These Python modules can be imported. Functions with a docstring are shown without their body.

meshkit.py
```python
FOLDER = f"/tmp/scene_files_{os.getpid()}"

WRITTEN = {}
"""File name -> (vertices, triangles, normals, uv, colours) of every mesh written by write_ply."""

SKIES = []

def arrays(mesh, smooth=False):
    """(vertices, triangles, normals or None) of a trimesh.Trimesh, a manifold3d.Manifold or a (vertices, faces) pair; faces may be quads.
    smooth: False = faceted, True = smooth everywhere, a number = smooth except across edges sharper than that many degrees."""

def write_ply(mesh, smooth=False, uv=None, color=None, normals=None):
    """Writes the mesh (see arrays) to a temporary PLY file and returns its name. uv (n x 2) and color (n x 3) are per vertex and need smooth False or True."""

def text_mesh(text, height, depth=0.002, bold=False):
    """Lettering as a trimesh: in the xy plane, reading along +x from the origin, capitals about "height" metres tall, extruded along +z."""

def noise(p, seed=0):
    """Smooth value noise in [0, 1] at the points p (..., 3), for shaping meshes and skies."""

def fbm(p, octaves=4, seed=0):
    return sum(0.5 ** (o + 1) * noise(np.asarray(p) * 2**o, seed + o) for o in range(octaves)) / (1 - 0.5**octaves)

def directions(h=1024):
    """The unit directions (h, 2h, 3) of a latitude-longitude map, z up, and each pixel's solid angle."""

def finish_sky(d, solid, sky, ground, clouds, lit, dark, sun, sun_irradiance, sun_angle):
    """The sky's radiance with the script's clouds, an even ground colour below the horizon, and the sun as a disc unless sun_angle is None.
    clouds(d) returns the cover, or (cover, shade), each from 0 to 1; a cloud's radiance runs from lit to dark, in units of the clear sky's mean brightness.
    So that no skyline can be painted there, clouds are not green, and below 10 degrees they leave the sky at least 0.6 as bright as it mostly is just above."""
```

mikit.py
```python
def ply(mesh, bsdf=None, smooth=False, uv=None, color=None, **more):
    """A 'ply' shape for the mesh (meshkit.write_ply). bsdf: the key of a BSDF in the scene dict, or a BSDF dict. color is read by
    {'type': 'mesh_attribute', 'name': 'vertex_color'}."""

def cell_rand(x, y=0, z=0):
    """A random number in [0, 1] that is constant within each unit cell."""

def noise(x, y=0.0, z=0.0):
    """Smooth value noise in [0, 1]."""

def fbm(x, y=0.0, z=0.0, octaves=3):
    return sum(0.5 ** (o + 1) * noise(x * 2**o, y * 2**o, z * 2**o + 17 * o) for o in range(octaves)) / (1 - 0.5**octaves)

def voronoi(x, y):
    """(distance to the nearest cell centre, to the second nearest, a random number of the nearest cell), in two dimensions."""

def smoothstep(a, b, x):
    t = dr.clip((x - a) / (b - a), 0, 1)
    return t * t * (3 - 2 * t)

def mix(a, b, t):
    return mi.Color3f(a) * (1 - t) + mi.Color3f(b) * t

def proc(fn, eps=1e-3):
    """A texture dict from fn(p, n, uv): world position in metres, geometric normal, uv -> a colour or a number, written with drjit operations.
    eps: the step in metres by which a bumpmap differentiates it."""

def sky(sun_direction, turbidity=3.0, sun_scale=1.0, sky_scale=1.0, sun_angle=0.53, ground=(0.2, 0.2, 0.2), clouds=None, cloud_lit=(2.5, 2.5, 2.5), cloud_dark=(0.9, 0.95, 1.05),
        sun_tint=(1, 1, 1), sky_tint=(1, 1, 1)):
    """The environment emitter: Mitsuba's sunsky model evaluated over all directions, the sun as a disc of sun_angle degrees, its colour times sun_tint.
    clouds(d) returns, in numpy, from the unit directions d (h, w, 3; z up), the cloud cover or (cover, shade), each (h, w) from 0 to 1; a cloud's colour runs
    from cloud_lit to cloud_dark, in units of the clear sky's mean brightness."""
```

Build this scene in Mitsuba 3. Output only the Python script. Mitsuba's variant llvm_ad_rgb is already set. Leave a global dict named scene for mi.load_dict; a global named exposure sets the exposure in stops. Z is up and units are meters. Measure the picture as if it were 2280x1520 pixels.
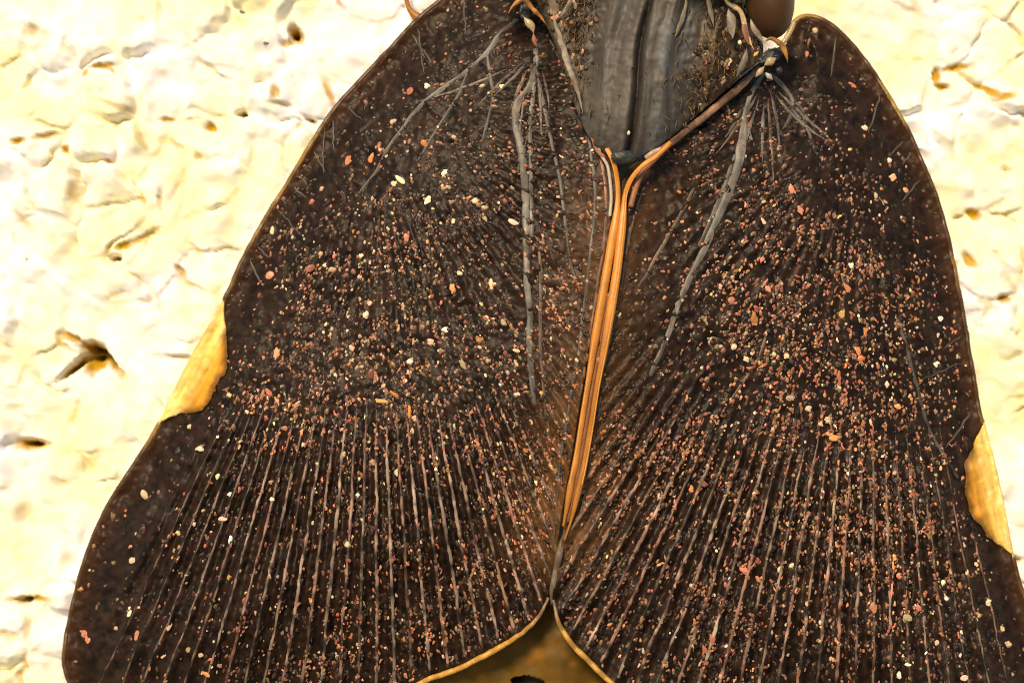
# Macro view of a planthopper resting on a rough plaster wall.
# The ray tracer's self-intersection offset is about 0.2 mm, so the few-millimetre insect is built enlarged: 1 unit is about 4.5 mm.
import numpy as np, trimesh, math
import mitsuba as mi, mikit, meshkit
from scipy.spatial import cKDTree, Delaunay
from shapely.geometry import Polygon, Point, LineString
import shapely

T = mi.ScalarTransform4f
scene, labels = {}, {}

# ------------------------------------------------------------------ camera, light, exposure
D = 4.0                      # camera to wall
S = 0.001                    # one photo pixel (2280 wide) on the wall plane
scene['camera'] = {'type': 'thinlens', 'aperture_radius': 0.028, 'focus_distance': D - 0.20, 'fov': math.degrees(2 * math.atan(1140 * S / D)), 'fov_axis': 'x', 'near_clip': 0.05, 'far_clip': 100.0,
                   'to_world': T().look_at(origin=[0, -D, 0], target=[0, 0, 0], up=[0, 0, 1])}
scene['sky'] = mikit.sky([-0.22, -0.80, 0.55], turbidity=3, sun_angle=16.0, sun_tint=(1.0, 0.94, 0.85), sky_tint=(1.0, 0.96, 0.90), ground=(0.3, 0.28, 0.24))
exposure = 1.85

# ------------------------------------------------------------------ helpers
rng = np.random.default_rng(7)

def P(px, py, h=0.0):
    """A point h in front of the wall that stands at photo pixel (px, py)."""
    px, py, h = np.broadcast_arrays(np.asarray(px, float), np.asarray(py, float), np.asarray(h, float))
    k = S * (D - h) / D
    return np.stack([(px - 1140) * k, -h, (760 - py) * k], -1)

def nz(px, py, scale, seed=0, octaves=3):
    p = np.stack([np.asarray(px, float) / scale, np.asarray(py, float) / scale, np.full(np.shape(px), 0.37)], -1)
    return meshkit.fbm(p, octaves, seed)

def sstep(a, b, x):
    t = np.clip((x - a) / (b - a), 0, 1)
    return t * t * (3 - 2 * t)

def dense(pts, step=6.0):
    """Smooth curve (Catmull-Rom) through the points, sampled about every step pixels."""
    p = np.asarray(pts, float)
    q = np.vstack([2 * p[0] - p[1], p, 2 * p[-1] - p[-2]])
    out = []
    for i in range(len(p) - 1):
        a, b, c, d = q[i], q[i + 1], q[i + 2], q[i + 3]
        n = max(1, int(np.linalg.norm(c - b) / step))
        t = (np.arange(n) / n)[:, None]
        out.append(0.5 * (2 * b + (c - a) * t + (2 * a - 5 * b + 4 * c - d) * t ** 2 + (3 * b - a - 3 * c + d) * t ** 3))
    return np.vstack(out + [p[-1:]])

def material(name, rgb, rough=0.5, spec=0.4, **more):
    scene[name] = {'type': 'twosided', 'bsdf': {'type': 'principled', 'base_color': rgb if isinstance(rgb, dict) else {'type': 'rgb', 'value': list(rgb)}, 'roughness': rough, 'specular': spec, **more}}

def add(key, mesh, bsdf, label=None, kind=None, smooth=True, color=None, category=None, group=None):
    assert key not in scene, key
    scene[key] = mikit.ply(mesh, bsdf, smooth=smooth, color=color)
    entry = {k: v for k, v in (('label', label), ('category', category), ('group', group), ('kind', kind)) if v}
    if entry:
        labels[key] = entry

used = {}
def key(base):
    n = used.get(base, 0)
    used[base] = n + 1
    return base if n == 0 else f'{base}_{n:03d}'

def tubes(pts, rad, sides=7, flat=0.8, up=None):
    """N tubes at once. pts (N, M, 3), rad (N, M); ends closed by shrinking."""
    N, M, _ = pts.shape
    t = np.gradient(pts, axis=1)
    t /= np.linalg.norm(t, axis=2, keepdims=True) + 1e-12
    upv = np.array([0, -1.0, 0]) if up is None else up
    side = np.cross(t, upv)
    side /= np.linalg.norm(side, axis=2, keepdims=True) + 1e-12
    nor = np.cross(side, t)
    a = np.arange(sides) / sides * 2 * np.pi
    ring = pts[:, :, None] + rad[:, :, None, None] * (np.cos(a)[:, None] * side[:, :, None] + flat * np.sin(a)[:, None] * nor[:, :, None])
    v = ring.reshape(-1, 3)
    i = np.arange(M - 1)[:, None] * sides + np.arange(sides)
    j = np.arange(M - 1)[:, None] * sides + (np.arange(sides) + 1) % sides
    f = np.stack([np.stack([i, j, j + sides], -1), np.stack([i, j + sides, i + sides], -1)], 2).reshape(-1, 3)
    f = (f[None] + (np.arange(N) * M * sides)[:, None, None]).reshape(-1, 3)
    return v, f

def ring_colors(c, sides=8):
    """Per-vertex colours of a tube() from one colour per point."""
    c = np.vstack([c[:1], c, c[-1:]])
    return np.repeat(c, sides, 0)

def streaks(n, sides, g):
    """Lengthwise streaks for the colours of a tube(): every side drifts on its own."""
    k = np.cumsum(g.normal(0, .22, (n + 2, sides)), 0)
    k = k - np.apply_along_axis(lambda a: np.convolve(np.pad(a, 12, mode='edge'), np.ones(25) / 25, 'valid'), 0, k)
    return np.exp(np.clip(k, -1, .7)).reshape(-1, 1)

def taper(n, a=.25, b=.25):
    s = np.linspace(0, 1, n)
    return np.clip(np.sin(np.pi / 2 * np.clip(np.minimum(s / a, (1 - s) / b), 0, 1)), .08, 1)

def tube(px, py, h, r, sides=8, flat=0.8):
    """One tube through photo pixels; r in photo pixels."""
    p = P(px, py, h)[None]
    r = np.broadcast_to(np.asarray(r, float), p.shape[1:2])[None] * S
    e = p[:, :1] - (p[:, 1:2] - p[:, :1]) * 0.3, p[:, -1:] + (p[:, -1:] - p[:, -2:-1]) * 0.3
    p = np.concatenate([e[0], p, e[1]], 1)
    r = np.concatenate([r[:, :1] * 0.05, r, r[:, -1:] * 0.05], 1)
    return tubes(p, r, sides, flat)

ICO1, ICO2, ICO4 = trimesh.creation.icosphere(1), trimesh.creation.icosphere(2), trimesh.creation.icosphere(4)

def blobs(px, py, h, rl, rw, ang, base=ICO1, flat=0.75):
    """N small ellipsoids: half length rl, half width rw in pixels, long axis at angle ang in the photo plane."""
    c = P(px, py, h)
    b = np.array(base.vertices)
    l, w = b[:, 0] * 1.0, b[:, 1]
    ca, sa = np.cos(ang)[:, None], np.sin(ang)[:, None]
    ll, ww = l[None] * np.asarray(rl)[:, None] * S, w[None] * np.asarray(rw)[:, None] * S
    x, z = ll * ca - ww * sa, -(ll * sa + ww * ca)
    y = b[None, :, 2] * np.asarray(rw)[:, None] * S * flat
    v = c[:, None] + np.stack([x, y, z], -1)
    f = (np.array(base.faces)[None] + (np.arange(len(c)) * len(b))[:, None, None])
    return v.reshape(-1, 3), f.reshape(-1, 3)

def sheet_mesh(poly, hfun, spacing, thick, seed=0):
    """A solid sheet over the polygon (photo pixels): top at hfun, underside thick below. Returns vertices, faces, pixel coordinates."""
    ring = np.array(poly.exterior.coords)[:-1]
    b = np.array([poly.exterior.interpolate(d).coords[0] for d in np.arange(0, poly.length, spacing * 0.8)])
    x0, y0, x1, y1 = poly.bounds
    gx, gy = np.meshgrid(np.arange(x0, x1, spacing), np.arange(y0, y1, spacing * 0.866))
    gx = gx + (np.arange(gx.shape[0]) % 2)[:, None] * spacing / 2
    g = np.stack([gx.ravel(), gy.ravel()], -1) + np.random.default_rng(seed).uniform(-.15, .15, (gx.size, 2)) * spacing
    g = g[shapely.contains_xy(poly.buffer(-spacing * 0.6), g[:, 0], g[:, 1])]
    q = np.vstack([b, g])
    tri = Delaunay(q).simplices
    c = q[tri].mean(1)
    tri = tri[shapely.contains_xy(poly, c[:, 0], c[:, 1])]
    # consistent orientation: facing the camera
    d1, d2 = q[tri[:, 1]] - q[tri[:, 0]], q[tri[:, 2]] - q[tri[:, 0]]
    neg = d1[:, 0] * d2[:, 1] - d1[:, 1] * d2[:, 0] > 0
    tri[neg] = tri[neg][:, ::-1]
    h = hfun(q[:, 0], q[:, 1])
    n = len(q)
    v = np.vstack([P(q[:, 0], q[:, 1], h), P(q[:, 0], q[:, 1], h - thick)])
    e = np.vstack([tri[:, [0, 1]], tri[:, [1, 2]], tri[:, [2, 0]]])
    code = np.sort(e, 1) @ np.array([n, 1])
    u, cnt = np.unique(code, return_counts=True)
    be = e[np.isin(code, u[cnt == 1])]
    side = np.vstack([np.stack([be[:, 1], be[:, 0], be[:, 0] + n], -1), np.stack([be[:, 1], be[:, 0] + n, be[:, 1] + n], -1)])
    return v, np.vstack([tri, tri[:, ::-1] + n, side]), np.vstack([q, q])

# ------------------------------------------------------------------ shared materials
vc = {'type': 'mesh_attribute', 'name': 'vertex_color'}
material('plaster', vc, 0.9, 0.15)
material('wing_cuticle', vc, 0.45, 0.16)
material('vein_cuticle', vc, 0.48, 0.4)
material('wax_cuticle', vc, 0.4, 0.32)
material('amber_cuticle', vc, 0.4, 0.5)
material('thorax_cuticle', vc, 0.55, 0.4)
material('grit_brown', (0.07, 0.055, 0.025), 0.7)
material('grit_grey', (0.16, 0.16, 0.15), 0.7)
material('bead_cream', (0.74, 0.64, 0.50), 0.4, 0.6)
material('wax_tan', (0.36, 0.27, 0.18), 0.4, 0.5)
material('wax_salmon', (0.36, 0.15, 0.10), 0.42, 0.5)
material('wax_orange', (0.50, 0.22, 0.07), 0.4, 0.5)
material('wax_grey', (0.13, 0.115, 0.09), 0.42, 0.5)
material('wax_mauve', (0.10, 0.065, 0.075), 0.42, 0.5)
material('wax_brown', (0.075, 0.050, 0.032), 0.42, 0.5)
material('wax_olive', (0.060, 0.062, 0.042), 0.42, 0.5)
material('vein_grey', (0.20, 0.175, 0.145), 0.45, 0.5)
material('vein_pale', (0.34, 0.31, 0.26), 0.45, 0.5)
material('vein_brown', (0.12, 0.085, 0.06), 0.45, 0.5)
material('vein_rust', (0.22, 0.10, 0.06), 0.45, 0.5)
material('vein_dark', (0.055, 0.045, 0.035), 0.45, 0.5)
material('amber', (0.62, 0.27, 0.035), 0.38, 0.5)
material('amber_leg', (0.30, 0.12, 0.015), 0.45, 0.4)
material('seam_grey', (0.13, 0.10, 0.075), 0.5, 0.3)
material('seam_rust', (0.24, 0.10, 0.045), 0.5, 0.4)
material('amber_pale', (0.72, 0.40, 0.09), 0.38, 0.5)
material('amber_dark', (0.16, 0.055, 0.01), 0.4, 0.5)
material('rim_brown', (0.075, 0.035, 0.010), 0.45, 0.5)
material('rim_gold', (0.50, 0.28, 0.05), 0.4, 0.5)
material('window_membrane', vc, 0.5, 0.22)
material('eye_brown', (0.055, 0.027, 0.011), 0.5, 0.25)
material('hinge_cream', (0.34, 0.26, 0.14), 0.35, 0.6)
material('slate_dark', (0.022, 0.027, 0.030), 0.45, 0.35)
material('hair_gold', (0.13, 0.085, 0.04), 0.5, 0.4)

# ------------------------------------------------------------------ the wall
PITS = [  # x, y, half length, half width, angle (deg), depth, painted ochre shade
    (655, 75, 20, 13, 60, .050, .9), (640, 95, 13, 8, 0, .03, .7), (535, 253, 13, 8, 0, .05, .3), (467, 282, 14, 10, 30, .035, .8), (612, 205, 11, 15, 0, .03, .7),
    (625, 231, 26, 5, 5, .03, .5), (690, 266, 20, 6, 30, .035, .4), (38, 314, 18, 7, -8, .04, .8), (100, 302, 30, 6, -12, .03, .7), (143, 329, 10, 7, 0, .03, .8),
    (188, 163, 12, 7, -50, .03, .7), (224, 148, 28, 6, 0, .03, .8), (252, 156, 9, 5, 30, .025, .6), (235, 111, 4, 9, -25, .02, .1), (285, 118, 5, 11, 0, .02, .3),
    (90, 272, 16, 5, 20, .025, .2), (370, 266, 18, 6, 0, .025, .7), (425, 266, 20, 4, -10, .02, .4), (165, 425, 14, 26, 10, .022, .8), (253, 577, 15, 8, 0, .05, .3),
    (272, 548, 18, 8, -20, .03, .9), (320, 525, 40, 6, -28, .025, .7), (25, 534, 6, 13, -15, .025, .2), (401, 604, 7, 17, -35, .03, .7), (57, 580, 8, 9, 0, .02, .2),
    (272, 838, 8, 12, -30, .04, .3),
    (205, 812, 26, 18, 0, .045, .8), (200, 830, 7, 12, 10, .03, .6), (392, 795, 38, 5, 2, .04, .4), (65, 990, 38, 12, 0, .05, 1.0), (14, 988, 10, 7, -20, .03, .3),
    (52, 1340, 16, 7, 0, .05, .4), (62, 1334, 48, 6, -3, .03, .9), (60, 1395, 9, 30, 0, .02, .6), (260, 655, 26, 5, -15, .015, .5), (170, 900, 7, 14, 0, .02, .4), (233, 905, 7, 10, 0, .02, .2),
    (195, 1030, 26, 14, -35, .02, .5), (130, 1075, 20, 7, 20, .02, .5), (50, 1140, 22, 16, -60, .02, .6), (140, 1250, 20, 14, -60, .02, .5), (25, 905, 30, 6, 0, .012, .5),
    (2088, 168, 9, 20, 0, .04, .9), (2100, 192, 16, 6, 10, .035, .8), (2132, 150, 32, 7, -8, .03, 1.0), (2200, 200, 36, 8, 30, .025, .8), (2240, 216, 20, 8, -20, .025, .8),
    (2170, 474, 18, 11, 15, .04, 1.0), (2140, 482, 12, 5, -20, .03, .6), (2225, 452, 30, 5, -25, .02, .5), (2240, 665, 16, 8, 0, .035, .7), (2190, 690, 40, 4, -8, .018, .4),
    (2160, 580, 11, 20, -45, .03, .8), (2240, 378, 12, 8, 20, .025, .4), (2185, 728, 9, 6, 0, .02, .3), (2265, 1247, 20, 5, 0, .045, .8), (2020, 20, 50, 6, 25, .015, .5),
    (2086, 4, 8, 6, 0, .025, .2), (2265, 280, 8, 7, 0, .02, .3), (1100, -60, 30, 8, 0, .03, .5), (355, 355, 6, 14, 20, .02, .3), (362, 310, 10, 12, 0, .02, .5), (440, 345, 10, 9, 0, .02, .9), (560, 345, 6, 16, 10, .02, .4),
    (645, 330, 9, 22, 10, .02, .3), (357, 445, 5, 22, 0, .03, .4), (395, 420, 5, 20, 25, .02, .4), (470, 145, 50, 7, 12, .018, .2), (350, 25, 8, 30, 0, .015, .4), (60, 112, 26, 6, 0, .015, .1),
    (75, 70, 30, 12, 10, .02, .6), (262, 238, 40, 7, 20, .012, .7), (310, 300, 8, 40, -20, .012, .6), (50, 735, 22, 10, 40, .02, .1), (330, 735, 30, 5, -35, .015, .1), (480, 660, 10, 8, 0, .02, .3),
]

g0 = np.random.default_rng(5)
for _ in range(90):      # faint small pocks all over
    PITS.append((g0.uniform(-200, 2500), g0.uniform(-200, 1700), g0.uniform(4, 11), g0.uniform(3, 6), g0.uniform(-60, 60), g0.uniform(.003, .012), g0.uniform(.2, .6)))
PITS += [(158, 753, 32, 7, 18, .04, .7), (160, 818, 40, 8, -42, .05, .8), (240, 805, 34, 9, 42, .05, .8), (200, 778, 30, 15, 15, .07, 1.0), (206, 800, 26, 18, 0, .05, 1.0)]

def axis(lo0, lo, hi, hi0, fine, coarse):
    return np.concatenate([np.arange(lo0, lo, coarse), np.arange(lo, hi, fine), np.arange(hi, hi0, coarse)])
gx, gy = np.meshgrid(axis(-1800, -60, 2340, 4100, 4, 30), axis(-1600, -60, 1580, 3100, 4, 30))
site = np.stack(np.meshgrid(np.arange(-1900, 4200, 118), np.arange(-1700, 3200, 105)), -1).reshape(-1, 2) + rng.uniform(-48, 48, (52 * 47, 2))
tree = cKDTree(site)
wx = gx + 90 * (nz(gx, gy, 110, 3) - .5) + 30 * (nz(gx, gy, 25, 4) - .5)
wy = gy + 90 * (nz(gx, gy, 110, 5) - .5) + 30 * (nz(gx, gy, 25, 6) - .5)
dd, _ = tree.query(np.stack([wx.ravel(), wy.ravel()], -1), k=2)
crease = (dd[:, 1] - dd[:, 0]).reshape(gx.shape)
hw = 0.028 * sstep(0, 38, crease) * sstep(.50, .74, nz(gx, gy, 120, 8)) + 0.03 * (nz(gx, gy, 90, 10) - .5) + .016 * (nz(gx, gy, 45, 13) - .5) + 0.05 * (nz(gx, gy, 240, 9) - .5) + 0.012 * (nz(gx, gy, 30, 11) - .5) + 0.004 * (nz(gx, gy, 9, 12) - .5)
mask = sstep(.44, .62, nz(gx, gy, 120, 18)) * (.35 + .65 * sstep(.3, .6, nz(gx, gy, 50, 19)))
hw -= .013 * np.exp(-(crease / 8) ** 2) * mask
ochre = .95 * np.exp(-(crease / 9) ** 2) * mask * sstep(.35, .7, nz(gx, gy, 40, 30)) + .30 * sstep(.55, .8, nz(gx, gy, 75, 20)) * sstep(.35, .7, nz(gx, gy, 20, 29))  # warm shade painted along the creases, plus loose ochre mottling
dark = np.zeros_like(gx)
for x, y, a, b, ang, dep, oc in PITS:
    m = (np.abs(gx - x) < 130) & (np.abs(gy - y) < 130)
    c, s = math.cos(math.radians(ang)), math.sin(math.radians(ang))
    u, v = gx[m] - x, gy[m] - y
    u = u + 11 * (nz(gx[m], gy[m], 20, 22) - .5) + 9 * (nz(gx[m], gy[m], 8, 23) - .5)
    v = v + 11 * (nz(gx[m], gy[m], 20, 24) - .5) + 9 * (nz(gx[m], gy[m], 8, 25) - .5)
    up, vp = u * c + v * s, -u * s + v * c
    slim = 1 - .25 * np.clip(up / a, -1, 1) * (1 if (x + y) % 2 else -1)
    r = np.sqrt((up / (1.1 * a)) ** 2 + (vp / (1.05 * b * slim)) ** 2)
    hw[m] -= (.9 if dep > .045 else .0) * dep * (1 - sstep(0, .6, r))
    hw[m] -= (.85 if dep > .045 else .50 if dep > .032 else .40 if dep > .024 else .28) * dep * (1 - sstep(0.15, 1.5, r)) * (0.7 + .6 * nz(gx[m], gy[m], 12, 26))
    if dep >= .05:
        dark[m] = np.maximum(dark[m], 1 - sstep(.3, 1.1, r))  # shadow inside the deepest pits, painted as dark brown
    ochre[m] = np.maximum(ochre[m], min(1, oc * (1.35 if dep > .032 else 1.2 if dep > .024 else .8)) * (1 - sstep(0.5, 1.45, r)))  # warm shade of each pit put into the plaster colour
hw -= hw[(np.abs(gx - 1140) < 900) & (np.abs(gy - 760) < 700)].mean() + 0.012
tone = sstep(.38, .66, nz(gx, gy, 170, 14))[..., None]
mott = (nz(gx, gy, 40, 15) - .5)[..., None]
wcol = (1 - tone) * np.array([.86, .83, .58]) + tone * np.array([.84, .85, .88]) + mott * np.array([.03, .05, .50]) + (nz(gx, gy, 14, 17) - .5)[..., None] * np.array([.03, .05, .16])
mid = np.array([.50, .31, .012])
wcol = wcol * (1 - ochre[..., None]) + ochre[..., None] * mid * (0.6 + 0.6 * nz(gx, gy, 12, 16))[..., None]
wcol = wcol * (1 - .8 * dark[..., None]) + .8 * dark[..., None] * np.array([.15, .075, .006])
n0, n1 = gx.shape
idx = np.arange(n0 * n1).reshape(n0, n1)
wf = np.stack([idx[:-1, :-1], idx[1:, :-1], idx[1:, 1:], idx[:-1, 1:]], -1).reshape(-1, 4)
wv = np.stack([(gx - 1140) * S, -hw, (760 - gy) * S], -1).reshape(-1, 3)
add('wall', (wv, wf), 'plaster', 'rough cream plaster wall, ochre stained, with warm shade painted into pits and creases', 'structure', color=np.clip(wcol, 0.01, .9).reshape(-1, 3))

def wall_h(x, y):
    i, j = np.argmin(np.abs(gy[:, 0] - y)), np.argmin(np.abs(gx[0] - x))
    return hw[i, j]

GRIT = [(537, 28, 8, 1), (535, 254, 11, 0), (254, 578, 11, 0), (24, 533, 7, 0), (54, 1341, 12, 0), (272, 838, 7, 0), (593, 96, 6, 1), (2264, 1247, 8, 0), (2241, 378, 7, 1), (700, 268, 6, 0), (57, 578, 6, 1)]
for x, y, r, g in GRIT:
    m = ICO2.copy()
    m.vertices *= (1 + 0.5 * (meshkit.noise(m.vertices * 1.6 + x, 3) - .5))[:, None]
    m.vertices = m.vertices * np.array([1.2, .6, .8]) * r * S + P(x, y, wall_h(x, y) - r * .35 * S)
    add(key('wall__grit_grain'), m, 'grit_grey' if g else 'grit_brown')

# ------------------------------------------------------------------ the insect: outlines in photo pixels
PH = 'planthopper__'
labels['planthopper'] = {'label': 'dark brown planthopper with folded speckled wings and amber edge spots on cream plaster', 'category': 'insect'}

COST_L = dense([(1200, -45), (1130, -62), (1060, -45), (985, 0), (930, 46), (878, 100), (805, 178), (748, 240), (700, 310), (640, 410), (590, 490), (540, 582), (493, 684), (440, 772), (400, 850), (362, 932), (328, 992), (290, 1050), (245, 1120), (207, 1200), (177, 1290), (158, 1370), (146, 1435), (144, 1475), (160, 1530), (200, 1610), (290, 1690), (430, 1740), (580, 1740)])
APIC_L = dense([(580, 1740), (760, 1650), (860, 1570), (935, 1520), (1020, 1488), (1080, 1458), (1130, 1430), (1170, 1402), (1202, 1368), (1222, 1330)])
SUT = dense([(1222, 1330), (1231, 1280), (1243, 1210), (1254, 1130), (1270, 1040), (1286, 940), (1308, 800), (1334, 660), (1352, 560), (1366, 470), (1374, 430), (1377, 405)])
BASE_L = dense([(1377, 405), (1362, 365), (1335, 320), (1310, 250), (1270, 150), (1225, 40), (1200, -45)])
COST_R = dense([(1755, 95), (1764, 55), (1792, 37), (1830, 45), (1880, 83), (1935, 150), (1980, 220), (2020, 290), (2060, 380), (2094, 470), (2116, 560), (2140, 680), (2160, 800), (2180, 915), (2192, 955), (2207, 1010), (2226, 1090), (2241, 1170), (2252, 1228), (2264, 1280), (2285, 1345), (2325, 1480), (2330, 1590), (2290, 1700), (2180, 1780), (2040, 1800)])
def nick(c, seed):
    t = np.gradient(c, axis=0)
    n = np.stack([-t[:, 1], t[:, 0]], -1) / (np.linalg.norm(t, axis=1, keepdims=True) + 1e-9)
    return c + n * ((nz(c[:, 0], c[:, 1], 22, seed, 2) - .5) * 4.0)[:, None]
COST_L, COST_R = nick(COST_L, 27), nick(COST_R, 28)
APIC_R = dense([(2040, 1800), (1800, 1760), (1560, 1660), (1430, 1580), (1366, 1524), (1320, 1480), (1280, 1440), (1256, 1408), (1242, 1378), (1232, 1335)])
SUT_R = SUT + np.array([7, 0])
BASE_R = dense([(1384, 405), (1402, 372), (1450, 340), (1520, 285), (1600, 215), (1690, 140), (1755, 95)])
poly_L = Polygon(np.vstack([COST_L, APIC_L[1:], SUT[1:], BASE_L[1:-1]])).buffer(0)
poly_R = Polygon(np.vstack([COST_R, APIC_R[1:], SUT_R[1:], BASE_R[1:-1]])).buffer(0)
SPOT_L = Polygon(np.vstack([dense([(497, 676), (440, 772), (400, 850), (360, 936)]), dense([(360, 936), (385, 922), (420, 918), (452, 908), (478, 868), (500, 812), (505, 760), (497, 700), (497, 676)])[1:-1]])).buffer(3)
SPOT_R = Polygon(np.vstack([dense([(2190, 948), (2207, 1010), (2226, 1090), (2241, 1170), (2252, 1230)]), dense([(2252, 1230), (2225, 1208), (2195, 1185), (2165, 1142), (2148, 1090), (2156, 1030), (2178, 975), (2190, 948)])[1:-1]])).buffer(3)
kd_cost = {0: cKDTree(COST_L), 1: cKDTree(COST_R)}
FAN = {0: np.array([838., 215.]), 1: np.array([1945., 190.])}
DTH = 0.0315

def suture_x(py):
    return 1377 - (np.asarray(py, float) - 405) * 0.165

def wing_h(px, py, w, smooth=False):
    """Height of the folded wing above the wall: flat at the outer margin, rising to a low ridge at the middle."""
    px, py = np.asarray(px, float), np.asarray(py, float)
    d, _ = kd_cost[w].query(np.stack([px.ravel(), py.ravel()], -1))
    d = d.reshape(px.shape)
    h = 0.045 + 0.27 * (1 - np.exp(-d / 420))
    if smooth:
        return h
    h = h + 0.012 * np.exp(-(d / 14) ** 2) - 0.006 * np.exp(-((d - 40) / 25) ** 2)
    q = np.stack([px, py], -1) - FAN[w]
    r, th = np.hypot(q[..., 0], q[..., 1]), np.arctan2(q[..., 0], q[..., 1])
    h = h + 0.0060 * np.cos(2 * np.pi * th / DTH) * sstep(600 + 80 * w, 950 + 80 * w, r) * sstep(40, 160, d)
    h = h + 0.0022 * np.cos(2 * np.pi * th / (2 * DTH)) * sstep(200, 400, r) * (1 - sstep(480, 700, r)) * sstep(40, 160, d) * sstep(60, 200, np.abs(px - suture_x(py)))
    h = h + 0.035 * (nz(px, py, 170, 31 + w) - .5) + 0.014 * (nz(px, py, 38, 33 + w) - .5) + 0.008 * (nz(px, py, 19, 37 + w, 2) - .5) + 0.006 * (nz(px, py, 10, 35 + w, 2) - .5)
    sd = np.abs(px - suture_x(py))
    return h + 0.018 * np.exp(-(sd / 45) ** 2)

def wing_color(px, py, w):
    a, b, c = nz(px, py, 60, 41 + w), nz(px, py, 19, 43 + w), nz(px, py, 9, 45 + w, 2)
    m = sstep(.30, .72, .55 * b + .45 * c)
    col = np.array([.004, .0022, .0014]) + m[:, None] * np.array([.023, .0122, .0078])
    col = col + sstep(.55, .8, a)[:, None] * np.array([.010, .005, .003])
    col = col * (1 + .5 * (nz(px, py, 17, 51 + w)[:, None] - .5) * np.array([-1, .8, 1.6]) + .5 * (nz(px, py, 15, 53 + w)[:, None] - .5) * np.array([.6, -1.2, .6]))
    sd = np.abs(px - suture_x(py))
    warm = np.exp(-(sd / 95) ** 2) * (0.35 + 1.1 * b)
    col = col + warm[:, None] * np.array([.055, .026, .008]) * (1 + .9 * sstep(800, 1050, py))[:, None] * sstep(250, 500, py)[:, None] * (1 - sstep(1200, 1330, py))[:, None]
    d, _ = kd_cost[w].query(np.stack([px, py], -1))
    edge = np.exp(-(d / 28) ** 2)[:, None]
    return np.clip(col * (1 - .3 * edge) + edge * np.array([.030, .012, .004]), .003, .9)

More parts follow.
